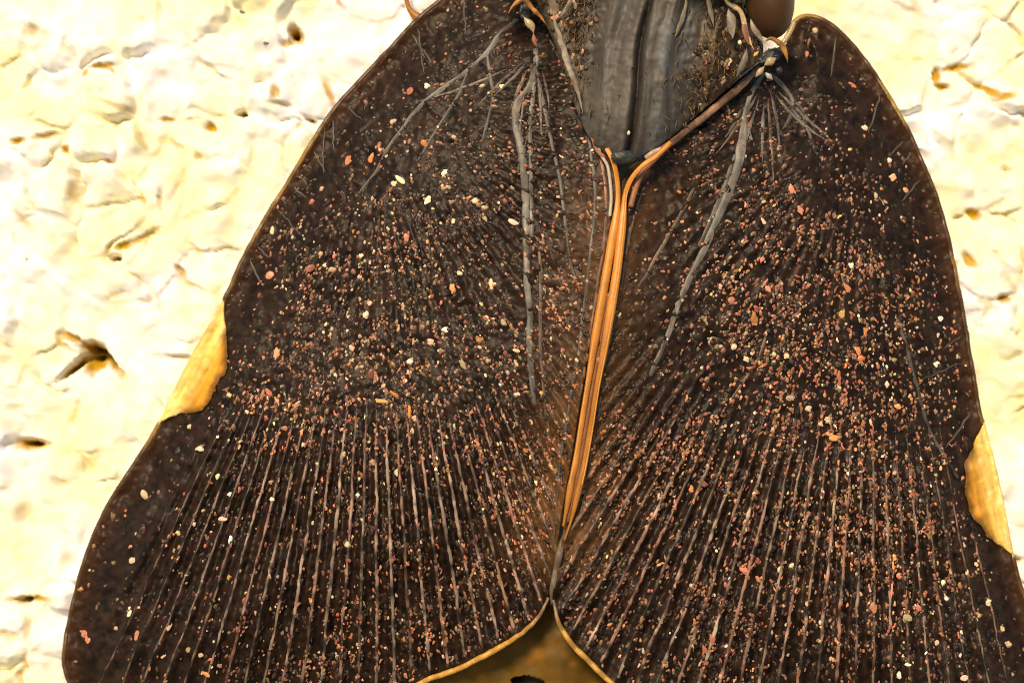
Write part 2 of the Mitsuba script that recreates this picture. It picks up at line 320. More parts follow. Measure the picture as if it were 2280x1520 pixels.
WING = {0: PH + 'forewing', 1: PH + 'forewing_001'}
def ragged(poly, seed):
    p = np.array([poly.exterior.interpolate(d).coords[0] for d in np.arange(0, poly.length, 4.0)])
    c, _ = kd_cost[seed].query(p)
    k = sstep(8, 26, c)[:, None]
    return Polygon(p + k * (np.stack([nz(p[:, 0], p[:, 1], 26, 57), nz(p[:, 0], p[:, 1], 26, 58)], -1) - .5) * 26).buffer(0)
SPOT_L, SPOT_R = ragged(SPOT_L, 0), ragged(SPOT_R, 1)
POLY = {0: poly_L, 1: poly_R}
labels[WING[0]] = {'label': 'left forewing with a long amber spot on its edge'}
labels[WING[1]] = {'label': 'right forewing with rust granules and an amber edge spot'}
scene_order = []
for w in (0, 1):
    v, f, q = sheet_mesh(POLY[w], lambda x, y: wing_h(x, y, w), 4.0, 0.014, 5 + w)
    add(WING[w] + '__membrane', (v, f), 'wing_cuticle', color=wing_color(q[:, 0], q[:, 1], w))
    used[WING[w] + '__membrane'] = 1
    spot = (SPOT_L, SPOT_R)[w]
    v, f, q = sheet_mesh(spot, lambda x, y: wing_h(x, y, w) + 0.003 + .008 * (nz((x * .88 + y * .47) if w == 0 else (x * .975 - y * .22), .14 * y, 10, 56) - .5), 3.5, 0.02, 8)
    di = np.array([spot.exterior.distance(p) for p in shapely.points(q)])
    cd, _ = kd_cost[w].query(q)
    t = sstep(8, 60, cd)[:, None]
    sc = (1 - t) * np.array([.82, .60, .17]) + t * np.array([.74, .34, .025])
    ax = (np.array([-.47, .88]), np.array([.22, .975]))[w]
    al, ac = q @ ax, q @ np.array([-ax[1], ax[0]])
    streak = nz(ac, al * .14, 9, 50)
    sc = sc * (0.58 + .7 * sstep(.15, .85, streak))[:, None] + sstep(.56, .72, nz(ac * .8, al * .3, 12, 52))[:, None] * np.array([.10, .13, .16])
    dm = np.exp(-(np.maximum(cd - 6, 0) / 1e9)) * np.exp(-((di - 5 * nz(q[:, 0], q[:, 1], 12, 54)) / (5 + 16 * nz(q[:, 0], q[:, 1], 22, 59))) ** 2) * sstep(16, 40, cd)
    soft = sstep(870, 930, q[:, 1]) * sstep(20, 45, cd) * nz(q[:, 0], q[:, 1], 14, 55) if w == 0 else 0 * cd
    sc = sc * (1 - .8 * np.maximum(dm, soft))[:, None]
    add(WING[w] + '__edge_spot', (v, f), 'window_membrane', 'amber spot on the wing edge', color=np.clip(sc, .01, .9))
    # thin rolled outer rim
    cst = (COST_L, COST_R)[w]
    rr = 5.5 + 1.5 * nz(cst[:, 0], cst[:, 1], 40, 9)
    on = shapely.dwithin(shapely.points(cst), spot, 3.0)
    gold = np.where(on, 1.0, .35 * sstep(.52, .7, nz(cst[:, 0], cst[:, 1], 120, 10)))[:, None]
    rc = np.array([.060, .028, .008]) * (1 - gold) + gold * np.array([.66, .42, .09])
    rr = np.where(on, rr * .6, rr)
    add(WING[w] + '__outer_rim', tube(cst[:, 0], cst[:, 1], wing_h(cst[:, 0], cst[:, 1], w) - .004, rr, 8, 1.0), 'amber_cuticle', color=ring_colors(rc))
    ap = (APIC_L, APIC_R)[w]
    ap = ap[(ap[:, 1] < 1800)]
    rr = 4.6 + 2.4 * nz(ap[:, 0], ap[:, 1], 22, 19)
    rr *= 0.55 + .45 * sstep(1340, 1440, ap[:, 1])
    ap = ap + np.stack([nz(ap[:, 0], ap[:, 1], 20, 61), nz(ap[:, 0], ap[:, 1], 20, 62)], -1) * 6 - 3
    rc = np.array([.50, .27, .05]) * (.35 + 1.2 * nz(ap[:, 0], ap[:, 1], 16, 39))[:, None]
    rc = rc * sstep(1320, 1440, ap[:, 1])[:, None] + (1 - sstep(1320, 1440, ap[:, 1]))[:, None] * np.array([.17, .13, .09])
    low = ap[:, 1] > 1395
    hh = wing_h(ap[:, 0], ap[:, 1], w) + .004
    add(WING[w] + '__hind_rim', tube(ap[:, 0], ap[:, 1], hh, rr, 8, 1.0), 'amber_cuticle', 'golden hind rim of the wing', color=np.clip(ring_colors(rc), .01, .9))

# ------------------------------------------------------------------ veins
def smooth1(a, k=9):
    return np.convolve(np.pad(a, k, mode='edge'), np.ones(2 * k + 1) / (2 * k + 1), 'valid')

VEIN = np.array([[.21, .145, .108], [.23, .165, .13], [.17, .11, .076], [.26, .195, .155], [.21, .12, .09], [.14, .105, .08]])
TONE = {'vein_pale': (.115, .108, .098), 'vein_grey': (.062, .058, .053), 'vein_brown': (.10, .066, .040), 'vein_rust': (.17, .08, .05), 'vein_edge': (.17, .095, .06)}
STRONG = {
    0: [('vein_pale', 9, 4, [(1150, 45), (1112, 78), (1085, 118), (1040, 160), (985, 198), (935, 238), (900, 282), (862, 335), (838, 382), (800, 430)]),
        ('vein_grey', 6, 4, [(1085, 125), (1092, 170), (1098, 215), (1088, 262), (1075, 310)]),
        ('vein_grey', 6, 3, [(1040, 165), (1020, 215), (990, 260), (960, 310), (930, 360)]),
        ('vein_pale', 12, 7, [(1192, 110), (1192, 150), (1180, 195), (1152, 232), (1150, 280), (1162, 335), (1168, 400), (1171, 480), (1172, 560), (1174, 640), (1180, 700), (1178, 755), (1182, 820), (1190, 900)]),
        ('vein_pale', 6, 5, [(1192, 150), (1187, 210), (1180, 270), (1182, 330), (1182, 400), (1184, 480), (1183, 560)]),
        ('vein_grey', 6, 4, [(1193, 150), (1208, 220), (1224, 300), (1242, 380), (1252, 440), (1262, 520), (1272, 590), (1285, 625)]),
        ('vein_brown', 6, 4, [(1200, 560), (1205, 640), (1202, 720), (1205, 800), (1212, 880), (1222, 960)]),
        ('vein_grey', 6, 3, [(1218, 78), (1242, 122), (1262, 172), (1290, 240), (1308, 290), (1322, 380), (1326, 450), (1320, 520), (1311, 600), (1300, 690), (1286, 800), (1268, 900), (1252, 1000), (1240, 1100), (1232, 1230)]),
        ('vein_rust', 5, 3, [(1308, 270), (1332, 330), (1346, 400), (1350, 470), (1345, 540), (1330, 640), (1312, 760), (1290, 890)])],
    1: [('vein_pale', 7, 5, [(1702, 165), (1678, 198), (1662, 240), (1666, 290), (1678, 325)]),
        ('vein_pale', 14, 6, [(1662, 240), (1650, 330), (1642, 372), (1622, 430), (1592, 500), (1560, 570), (1530, 632), (1505, 690), (1490, 740), (1468, 790), (1448, 835)]),
        ('vein_grey', 9, 6, [(1638, 345), (1622, 395), (1604, 440), (1582, 492), (1556, 550)]),
        ('vein_grey', 5, 3, [(1650, 245), (1632, 280), (1612, 310)]),
        ('vein_pale', 7, 4, [(1716, 166), (1742, 190), (1762, 216), (1766, 242), (1752, 275), (1738, 298)]),
        ('vein_grey', 5, 3, [(1766, 245), (1784, 268), (1802, 296), (1816, 340)]),
        ('vein_edge', 11, 8, [(1690, 152), (1640, 200), (1590, 242), (1540, 282), (1495, 318), (1448, 348)]),
        ('vein_brown', 5, 3, [(1432, 420), (1412, 480), (1398, 540), (1384, 620), (1366, 720), (1350, 800), (1330, 920), (1310, 1050), (1292, 1150)]),
        ('vein_brown', 6, 4, [(1545, 420), (1520, 470), (1490, 520), (1462, 570), (1440, 610), (1415, 650)]),
        ('vein_grey', 6, 4, [(2002, 715), (2024, 800), (2046, 880), (2070, 960), (2100, 1010), (2132, 1062)]),
        ('vein_brown', 4, 3, [(1708, 735), (1692, 790), (1655, 850), (1605, 920)])]}
HINGE = {0: (1188, 120), 1: (1705, 175)}
for w in (0, 1):
    for mat, r0, r1, pts in STRONG[w]:
        p = dense(pts, 7)
        s = np.linspace(0, 1, len(p))
        r = (r0 + (r1 - r0) * s) * (0.80 + .35 * nz(p[:, 0], p[:, 1], 30, 60)) * (.6 + .4 * sstep(0, .15, s)) * .86
        p = p + np.stack([nz(p[:, 0], p[:, 1], 24, 61), nz(p[:, 0], p[:, 1], 24, 62)], -1) * 4 - 2
        lum, hue = nz(p[:, 0], p[:, 1], 22, 63, 2), nz(p[:, 0], p[:, 1], 60, 64)
        col = np.array(TONE[mat]) * (.40 + .95 * sstep(.2, .8, lum))[:, None] * (1 + (hue[:, None] - .5) * np.array([.5, 0, -.5]))
        col = col * (1 - .55 * sstep(.75, 1, s))[:, None]
        add(key(WING[w] + '__vein'), tube(p[:, 0], p[:, 1], smooth1(wing_h(p[:, 0], p[:, 1], w), 3) + .0003 + (.022 if mat == 'vein_edge' else 0), r, 10, .26 if mat != 'vein_edge' else .7), 'vein_cuticle', color=np.clip(ring_colors(col, 10) * streaks(len(col), 10, rng), .003, .9))
    inner = POLY[w].buffer(-16)
    spot = (SPOT_L, SPOT_R)[w].buffer(8)
    lo, hi = ((-.47, .44) if w == 0 else (-.66, .34))
    kk = range(int(lo / DTH), int(hi / DTH) + 1)
    for k in kk:
        th = k * DTH
        r_start = rng.uniform(470, 760) if k % 2 else rng.uniform(330, 560)
        rr = np.arange(r_start, 1700, 7.0)
        wob = (nz(rr, np.full_like(rr, k * 37.0), 90, 65) - .5) * 0.010 + (nz(rr, np.full_like(rr, k * 11.0), 14, 66) - .5) * .0045
        p = FAN[w] + np.stack([np.sin(th + wob), np.cos(th + wob)], -1) * rr[:, None]
        if k % 2 == 0:       # carried on towards the hinge
            b = np.array(HINGE[w]) + np.array([0, 60.0])
            ctrl = p[0] + (p[0] - p[4]) * (np.linalg.norm(p[0] - b) / 60)
            ctrl = 0.5 * ctrl + 0.5 * (p[0] + b) / 2
            n = int(np.linalg.norm(p[0] - b) / 8)
            t = np.linspace(0.12, .97, max(n, 6))[:, None]
            up = (1 - t) ** 2 * b + 2 * t * (1 - t) * ctrl + t ** 2 * p[0]
            up += np.stack([nz(up[:, 0], up[:, 1], 30, 67), nz(up[:, 0], up[:, 1], 30, 68)], -1) * 14 - 7
            p = np.vstack([up, p])
        ok = shapely.contains_xy(inner, p[:, 0], p[:, 1]) & ~shapely.contains_xy(spot, p[:, 0], p[:, 1])
        # longest run inside
        best, cur = (0, 0), 0
        for i in range(len(ok) + 1):
            if i == len(ok) or not ok[i]:
                if i - cur > best[1] - best[0]:
                    best = (cur, i)
                cur = i + 1
        p = p[best[0]:best[1]]
        if len(p) < 10:
            continue
        fade = sstep(800 + 60 * w, 1090 + 70 * w, p[:, 1] + 60 * (rng.random() - .5))
        outer = min(1, abs(p[-1, 0] - (144 if w == 0 else 2280)) / 450)
        bead = nz(p[:, 0] + 900 * k, p[:, 1], 13, 70, 2)
        r = (1.1 + 2.2 * fade * (0.40 + .60 * outer)) * (0.55 + .8 * sstep(.15, .85, bead))
        hue, lum = nz(p[:, 0] + 77 * k, p[:, 1], 46, 72), nz(p[:, 0] + 55 * k, p[:, 1], 20, 73, 2)
        base = VEIN[k % len(VEIN)]
        col = base + sstep(.5, .7, hue)[:, None] * (np.array([.19, .085, .055]) - base) * .8
        col = col * ((.10 + 1.55 * sstep(.33, .75, lum)) * (.18 + .82 * fade * (.35 + .65 * outer)))[:, None]
        sink = .0005 - .002 * (1 - fade)
        add(key(WING[w] + '__vein'), tube(p[:, 0], p[:, 1], wing_h(p[:, 0], p[:, 1], w) + sink, r, 8, .55), 'vein_cuticle', color=np.clip(ring_colors(col), .003, .9))
    # faint grey streaks fanning out of the hinge
    hx0, hy0 = HINGE[w]
    for a_ in np.radians(np.linspace(66, 150, 8) if w == 0 else np.linspace(35, 122, 8)):
        a_ += rng.normal(0, .03)
        r0, L = rng.uniform(25, 70), rng.uniform(90, 260)
        tt = np.linspace(0, 1, 30)
        d_ = r0 + L * tt
        bend = a_ + rng.normal(0, .12) * tt
        p = np.stack([hx0 + np.cos(bend) * d_, hy0 + np.sin(bend) * d_], -1) + np.stack([nz(d_, d_ * 0 + 50 * a_, 22, 61), nz(d_, d_ * 0 + 90 * a_, 22, 62)], -1) * 6 - 3
        if not shapely.contains_xy(POLY[w].buffer(-12), p[:, 0], p[:, 1]).all():
            continue
        r = rng.uniform(2.5, 5.0) * taper(30, .3, .7)
        col = np.array([[.10, .095, .09], [.13, .115, .10], [.085, .07, .07], [.12, .085, .06]])[rng.integers(4)] * (.3 + 1.2 * nz(p[:, 0], p[:, 1], 20, 63))[:, None]
        add(key(WING[w] + '__vein'), tube(p[:, 0], p[:, 1], wing_h(p[:, 0], p[:, 1], w), r, 8, .35), 'vein_cuticle', color=np.clip(ring_colors(col) * streaks(30, 8, rng), .003, .9))
    # short cross veins along the front margin
    cst = (COST_L, COST_R)[w]
    pts, rad = [], []
    for i in range(14, len(cst) - 60, 5):
        t = cst[i + 1] - cst[i - 1]
        n = np.array([-t[1], t[0]]) / np.linalg.norm(t) * (1 if w else -1)
        n = n + t / np.linalg.norm(t) * 0.5
        L = rng.uniform(25, 90)
        n = n + rng.normal(0, .22, 2)
        if rng.random() < .6 or cst[i, 1] > (640 if w == 0 else 900):
            continue
        p = cst[i] + n * (14 + np.linspace(0, L, 8))[:, None] + rng.normal(0, 1.3, (8, 2))
        if not POLY[w].contains(Point(p[-1])) or spot.intersects(LineString(p)):
            continue
        pts.append(P(p[:, 0], p[:, 1], wing_h(p[:, 0], p[:, 1], w) + .001))
        rad.append(np.array([.2, 1, 1, 1, 1, .9, .7, .1]) * rng.uniform(2.0, 3.6) * S)
    add(WING[w] + '__cross_veins', tubes(np.array(pts), np.array(rad), 6), 'vein_dark', 'fine short cross veins along the front margin', 'stuff')

# ------------------------------------------------------------------ granules
KNOWN = {0: [(325, 1107, 15, 7, 60, 'c'), (495, 1155, 10, 7, 0, 'c'), (398, 1186, 8, 6, 0, 'c'), (298, 1246, 9, 7, -30, 'c'), (253, 1252, 6, 5, 0, 't'), (187, 1410, 13, 8, 25, 's'), (195, 1424, 8, 6, 80, 's'), (376, 1397, 12, 6, -55, 'c'), (288, 1366, 9, 6, -50, 'c'), (306, 1414, 11, 7, 90, 's'), (209, 1215, 5, 5, 0, 't'),
             (484, 1060, 7, 6, 20, 'c'), (512, 1100, 7, 6, 0, 'c'), (606, 1073, 7, 6, 0, 'c'), (608, 1111, 6, 5, 0, 'c'), (452, 1136, 6, 5, 0, 't'), (513, 1203, 9, 5, 90, 'c'), (460, 1500, 10, 6, 30, 'o'), (445, 1456, 8, 6, 30, 'c'), (180, 1311, 7, 6, 0, 'o'), (252, 1149, 5, 10, 0, 't'), (421, 1447, 6, 6, 0, 't'), (423, 950, 9, 7, 20, 'c'), (444, 999, 10, 7, 10, 'c'), (510, 880, 6, 6, 0, 'c'),
             (1008, 643, 12, 7, 85, 'o'), (1022, 608, 7, 5, 0, 'c'), (1094, 634, 12, 6, 75, 'c'), (905, 528, 12, 7, 100, 's'), (945, 322, 13, 8, 110, 'o'), (777, 355, 18, 8, 100, 'o'), (828, 350, 12, 7, 100, 'o'), (602, 615, 13, 9, -20, 's'), (688, 598, 13, 8, -40, 's'), (715, 568, 7, 5, 80, 'c'), (741, 600, 9, 6, 0, 'c'), (733, 690, 9, 6, -20, 's'), (687, 768, 13, 7, -40, 's'), (616, 790, 14, 7, 100, 's'),
             (600, 875, 12, 6, 50, 's'), (585, 880, 11, 6, 110, 's'), (640, 955, 12, 6, 10, 's'), (828, 832, 13, 9, 80, 's'), (830, 753, 9, 7, 0, 's'), (785, 775, 9, 7, 60, 'c'), (854, 858, 7, 6, 0, 'c'), (958, 760, 8, 6, 0, 'c'), (992, 735, 8, 6, 0, 'c'), (914, 805, 7, 6, 0, 'c'), (1066, 755, 10, 7, 20, 'o'), (1029, 810, 12, 5, 60, 'c'), (1072, 677, 6, 5, 0, 'c'), (804, 568, 7, 6, 0, 'c'), (803, 615, 8, 5, -40, 't'),
             (815, 700, 9, 6, 100, 'c'), (950, 192, 7, 7, 90, 'c'), (815, 230, 7, 8, 0, 'c'), (912, 205, 8, 9, 30, 's'), (876, 272, 8, 7, 0, 'c'), (1117, 193, 7, 6, 0, 'c'), (989, 388, 10, 6, -60, 'c'), (954, 445, 10, 7, -50, 'c'), (1058, 448, 8, 7, 0, 'c'), (895, 402, 14, 6, 40, 'c'), (880, 410, 8, 6, 10, 'c'), (1142, 495, 12, 6, 20, 'c'), (1009, 492, 6, 6, 0, 'c'), (1005, 450, 8, 7, 0, 't'), (490, 1480, 6, 5, 0, 't'),
             (885, 1050, 8, 6, 90, 'c'), (798, 1103, 6, 6, 0, 'c'), (775, 1212, 6, 6, 0, 'c'), (925, 930, 7, 7, 0, 'c'), (855, 893, 17, 5, 5, 'o'), (880, 880, 12, 5, 45, 'o'), (912, 915, 5, 14, 0, 'o'), (832, 1028, 10, 8, 20, 's'), (650, 515, 8, 5, 110, 'c'), (605, 515, 9, 5, 100, 'c')],
         1: [(2005, 1280, 9, 8, 0, 's'), (2058, 1322, 8, 8, 0, 'o'), (2020, 1375, 10, 8, 30, 'c'), (2046, 1355, 9, 7, 80, 's'), (1945, 1355, 12, 7, 80, 's'), (2135, 1303, 8, 8, 0, 'o'), (2098, 1298, 9, 7, 80, 'c'), (2105, 1332, 7, 7, 0, 'c'), (2232, 1400, 8, 7, 0, 'c'), (2243, 1434, 8, 7, 0, 'c'), (1988, 1260, 16, 6, 90, 'o'), (1984, 1310, 18, 5, 95, 's'), (1990, 1240, 8, 6, 80, 'o'), (1960, 1165, 9, 8, 80, 's'),
             (1662, 1270, 12, 7, 10, 's'), (1685, 1248, 9, 7, 70, 's'), (1690, 1290, 9, 6, 40, 's'), (1760, 1258, 7, 6, 0, 'c'), (1860, 1215, 9, 7, 90, 'o'), (1680, 705, 12, 9, 90, 'o'), (1683, 685, 9, 7, 60, 's'), (1662, 800, 8, 7, 20, 'c'), (1633, 772, 7, 6, 0, 'c'), (1628, 670, 8, 8, 0, 's'), (1706, 640, 14, 7, 60, 's'), (1875, 700, 12, 7, 90, 'o'), (1925, 735, 12, 6, 90, 'o'), (1910, 780, 13, 9, 70, 'o'), (1915, 800, 12, 8, 0, 'o'),
             (1868, 845, 16, 6, 90, 's'), (1885, 640, 14, 6, 60, 's'), (1895, 590, 8, 6, 40, 'c'), (2085, 810, 8, 7, 0, 'c'), (2093, 709, 7, 6, 0, 'c'), (1798, 910, 8, 8, 0, 'c'), (1843, 935, 7, 7, 0, 'c'), (1760, 885, 8, 6, 0, 'c'), (1850, 970, 18, 9, 20, 'o'), (1998, 905, 9, 7, 0, 'o'), (1975, 857, 8, 6, 80, 'c'), (1990, 800, 7, 6, 0, 'c'), (1750, 793, 6, 6, 0, 'c'), (1985, 395, 9, 8, 0, 'c'), (2015, 425, 8, 7, 0, 's'), (1780, 470, 12, 8, 60, 's'),
             (1765, 425, 14, 7, 70, 's'), (1925, 285, 7, 6, 0, 'c'), (1800, 95, 8, 4, 100, 's'), (1796, 122, 7, 4, 95, 's'), (1815, 68, 7, 6, 0, 'c'), (1898, 190, 12, 6, 30, 's'), (1978, 357, 6, 6, 0, 'c'), (1565, 1075, 12, 6, 20, 's'), (1590, 1060, 10, 6, -30, 's'), (1540, 1090, 9, 6, 60, 'o'), (1568, 1450, 12, 7, 80, 's'), (1585, 1425, 12, 6, 80, 's'), (2085, 1430, 6, 6, 0, 'c'), (2020, 1478, 7, 6, 0, 'c'), (2148, 1510, 8, 7, 0, 'c'), (2200, 1340, 6, 10, 0, 'c'), (2000, 1500, 10, 6, 60, 'c')]}
WAX = {'c': (.46, .33, .22), 't': (.19, .12, .072), 's': (.27, .105, .065), 'o': (.33, .135, .05), 'g': (.044, .030, .020), 'm': (.038, .018, .018), 'b': (.034, .017, .009), 'v': (.026, .022, .012)}

def wax_colors(codes, g):
    """One slightly different colour for each granule."""
    c = np.array([WAX[m] for m in codes])
    return np.clip(c * np.exp(g.normal(0, .42, (len(c), 1))) * np.exp(g.normal(0, .09, (len(c), 3))), .004, .85)

def rough_blobs(px, py, h, rl, rw, ang, g, base=None, flat=.42):
    """Irregular granules: ellipsoids whose points are pushed in and out, one end blunter than the other."""
    base = ICO1 if base is None else base
    v, f = blobs(px, py, h, rl, rw, ang, base, flat)
    n, m = len(px), len(base.vertices)
    c = P(px, py, h)[:, None]
    d = v.reshape(n, m, 3) - c
    bv = np.array(base.vertices)
    k = 1 + g.normal(0, .5, (n, 1)) * .35 * bv[None, :, 0] * 1.0
    for _ in range(3):
        ax = g.normal(size=(n, 3)); ph = g.uniform(0, 6.28, (n, 1))
        k = k + .20 * np.sin(2.6 * (ax @ bv.T) + ph)
    return (c + d * np.clip(k, .35, 1.5)[..., None]).reshape(-1, 3), f

def gauss(px, py, x, y, sx, sy):
    return np.exp(-((px - x) / sx) ** 2 - ((py - y) / sy) ** 2)

def scatter(w, n, dens, seed):
    """n points in the wing, picked by the density function."""
    g = np.random.default_rng(seed)
    x0, y0, x1, y1 = POLY[w].bounds
    out = np.empty((0, 2))
    inner = POLY[w].buffer(-10).difference((SPOT_L, SPOT_R)[w].buffer(5))
    while len(out) < n:
        q = g.uniform([x0, y0], [x1, min(y1, 1600)], (n * 3, 2))
        d = np.clip(dens(q[:, 0], q[:, 1]) * (0.10 + 1.8 * sstep(.42, .66, nz(q[:, 0], q[:, 1], 45, seed))), 0, 1)
        cd, _ = kd_cost[w].query(q)
        d = d * (.38 + .62 * sstep(50, 190, cd))
        q = q[(g.uniform(0, 1, len(q)) < d) & shapely.contains_xy(inner, q[:, 0], q[:, 1])]
        out = np.vstack([out, q])
    return out[:n]

def vein_angle(q, w):
    d = q - FAN[w]
    return np.arctan2(d[:, 1], d[:, 0])

DOTS = {0: lambda x, y: .03 + .9 * gauss(x, y, 850, 680, 320, 260) + .16 * gauss(x, y, 1000, 250, 200, 180) + .07 * gauss(x, y, 500, 1200, 300, 250),
        1: lambda x, y: .03 + .7 * gauss(x, y, 2020, 900, 200, 450) + .5 * gauss(x, y, 1700, 700, 220, 220) + .5 * gauss(x, y, 2080, 1320, 200, 250)}
WORM = {0: lambda x, y: .015 + 1.0 * gauss(x, y, 1170, 1050, 100, 140) + .7 * gauss(x, y, 700, 1480, 130, 110) + .75 * gauss(x, y, 690, 890, 230, 90) + .30 * gauss(x, y, 980, 1300, 260, 260) + .4 * gauss(x, y, 1260, 700, 60, 200) + .3 * gauss(x, y, 1290, 220, 40, 150),
        1: lambda x, y: .02 + 1.0 * gauss(x, y, 1910, 830, 190, 260) + 1.0 * gauss(x, y, 1980, 1120, 150, 140) + 1.0 * gauss(x, y, 1470, 1040, 140, 110) + .55 * gauss(x, y, 1600, 1350, 260, 260) + .40 * gauss(x, y, 1680, 640, 90, 230) + .22 * gauss(x, y, 1600, 300, 120, 120)}
FINE = {0: lambda x, y: .5 * (1 - .85 * sstep(0, 1, gauss(x, y, 250, 1260, 260, 380) * 1.4)), 1: lambda x, y: .45 + 0 * x}

for w in (0, 1):
    W = WING[w]
    g = np.random.default_rng(151 + w)
    for x, y, a, b, ang, m in KNOWN[w]:
        one = [np.array([float(t)]) for t in (x, y, a, b)]
        v, f = rough_blobs(one[0], one[1], wing_h(one[0], one[1], w) + .001, one[2] * .86, one[3] * .82, np.radians([float(ang)]), g, ICO2, .45)
        add(key(W + '__granule'), (v, f), 'wax_cuticle', color=np.repeat(np.clip(wax_colors([m], g) * 1.5, .03, .75), len(v), 0))
    # bright round wax granules
    q = scatter(w, 1150, DOTS[w], 101 + w)
    g = np.random.default_rng(201 + w)
    size = 1.8 + 2.3 * g.beta(1.3, 3.2, len(q)) + 1.8 * (g.random(len(q)) < .06)
    mat = g.choice(list('ctsogm'), len(q), p=[.34, .30, .14, .06, .12, .04])
    ang = vein_angle(q, w) + g.normal(0, .5, len(q))
    el = g.uniform(1.0, 1.7, len(q))
    big = np.argsort(-size)[:70]
    cq = wax_colors(mat, g)
    gv, gf = rough_blobs(q[:, 0], q[:, 1], wing_h(q[:, 0], q[:, 1], w), size * el, size, ang, g)
    nv, nf = len(ICO1.vertices), len(ICO1.faces)
    for i in big:
        add(key(W + '__granule'), (gv[i * nv:(i + 1) * nv], ICO1.faces), 'wax_cuticle', color=np.repeat(cq[i:i + 1], nv, 0))
    rest = np.setdiff1d(np.arange(len(q)), big)
    # winding ridges
    qw = scatter(w, 1250 if w else 850, WORM[w], 301 + w)
    n = len(qw)
    # ridges sit in rows on the veins, the more so towards the hind margin
    dq = qw - FAN[w]
    rq, tq = np.hypot(dq[:, 0], dq[:, 1]), np.arctan2(dq[:, 0], dq[:, 1])
    snap = np.round(tq / DTH) * DTH + g.normal(0, .005, n)
    tq = np.where((rq > 420) & (g.random(n) < .75), snap, tq)
    qw = FAN[w] + np.stack([np.sin(tq), np.cos(tq)], -1) * rq[:, None]
    ok = shapely.contains_xy(POLY[w].buffer(-12), qw[:, 0], qw[:, 1])
    qw = qw[ok]; n = len(qw)
    aw = vein_angle(qw, w) + g.normal(0, .6, n)
    L, cv = g.uniform(6, 17, n), g.normal(0, .05, n)
    s = np.linspace(-.5, .5, 7)
    aa = aw[:, None] + cv[:, None] * s * L[:, None]
    step = np.cumsum(np.stack([np.cos(aa), np.sin(aa)], -1) * (L / 6)[:, None, None], 1)
    pw = qw[:, None] + step - step.mean(1, keepdims=True) + g.normal(0, .8, (n, 7, 2))
    rw = g.uniform(1.5, 3.0, n)[:, None] * np.array([.1, .8, 1, 1.05, 1, .8, .1]) * g.uniform(.8, 1.2, (n, 7))
    hwp = wing_h(pw[..., 0], pw[..., 1], w) + .001
    mw = g.choice(list('ctsogm'), n, p=[.05, .22, .36, .14, .16, .07] if w else [.05, .32, .22, .08, .25, .08])
    patch = nz(qw[:, 0], qw[:, 1], 60, 74)
    mw = np.where((patch > .53) & np.isin(mw, ['t', 'g']), g.choice(list('sso'), n), mw)
    # copper dust
    qd = scatter(w, 3600 if w else 2800, lambda x, y: .03 + .8 * WORM[w](x, y) + .35 * DOTS[w](x, y), 501 + w)
    dd_ = qd - FAN[w]
    rd, td = np.hypot(dd_[:, 0], dd_[:, 1]), np.arctan2(dd_[:, 0], dd_[:, 1])
    td = np.where((rd > 420) & (g.random(len(qd)) < .6), np.round(td / DTH) * DTH + g.normal(0, .005, len(qd)), td)
    qd = FAN[w] + np.stack([np.sin(td), np.cos(td)], -1) * rd[:, None]
    qd = qd[shapely.contains_xy(POLY[w].buffer(-10), qd[:, 0], qd[:, 1])]
    sd_ = g.uniform(1.5, 3.3, len(qd))
    vd, fd = rough_blobs(qd[:, 0], qd[:, 1], wing_h(qd[:, 0], qd[:, 1], w) + .0008, sd_ * g.uniform(1, 1.8, len(qd)), sd_, vein_angle(qd, w) + g.normal(0, .5, len(qd)), g)
    cdust = wax_colors(g.choice(list('ctsogm'), len(qd), p=[.10, .24, .40, .16, .07, .03]), g)
    # fine dark grain that breaks up the membrane
    qf = scatter(w, 5200, FINE[w], 401 + w)
    sf = g.uniform(2.2, 4.8, len(qf))
    af = vein_angle(qf, w) + g.normal(0, .6, len(qf))
    mf = g.choice(list('tsgmbv'), len(qf), p=[.05, .04, .26, .20, .30, .15])
    take = np.isin(np.repeat(np.arange(len(q)), nf), rest)
    parts = [(gv, gf[take], np.repeat(cq, nv, 0))]
    v, f = tubes(P(pw[..., 0], pw[..., 1], hwp), rw * S, 6, .45)
    parts.append((v, f, np.repeat(wax_colors(mw, g), 42, 0)))
    v, f = rough_blobs(qf[:, 0], qf[:, 1], wing_h(qf[:, 0], qf[:, 1], w) - .001, sf * 1.5, sf, af, g, flat=.5)
    parts.append((v, f, np.repeat(wax_colors(mf, g) * .8, nv, 0)))
    parts.append((vd, fd, np.repeat(cdust, nv, 0)))
    off, fs = 0, []
    for v, f, c in parts:
        fs.append(f + off); off += len(v)
    add(W + '__granule_cover', (np.vstack([p[0] for p in parts]), np.vstack(fs)), 'wax_cuticle', 'dense cover of tiny wax granules and ridges', 'stuff', color=np.vstack([p[2] for p in parts]))

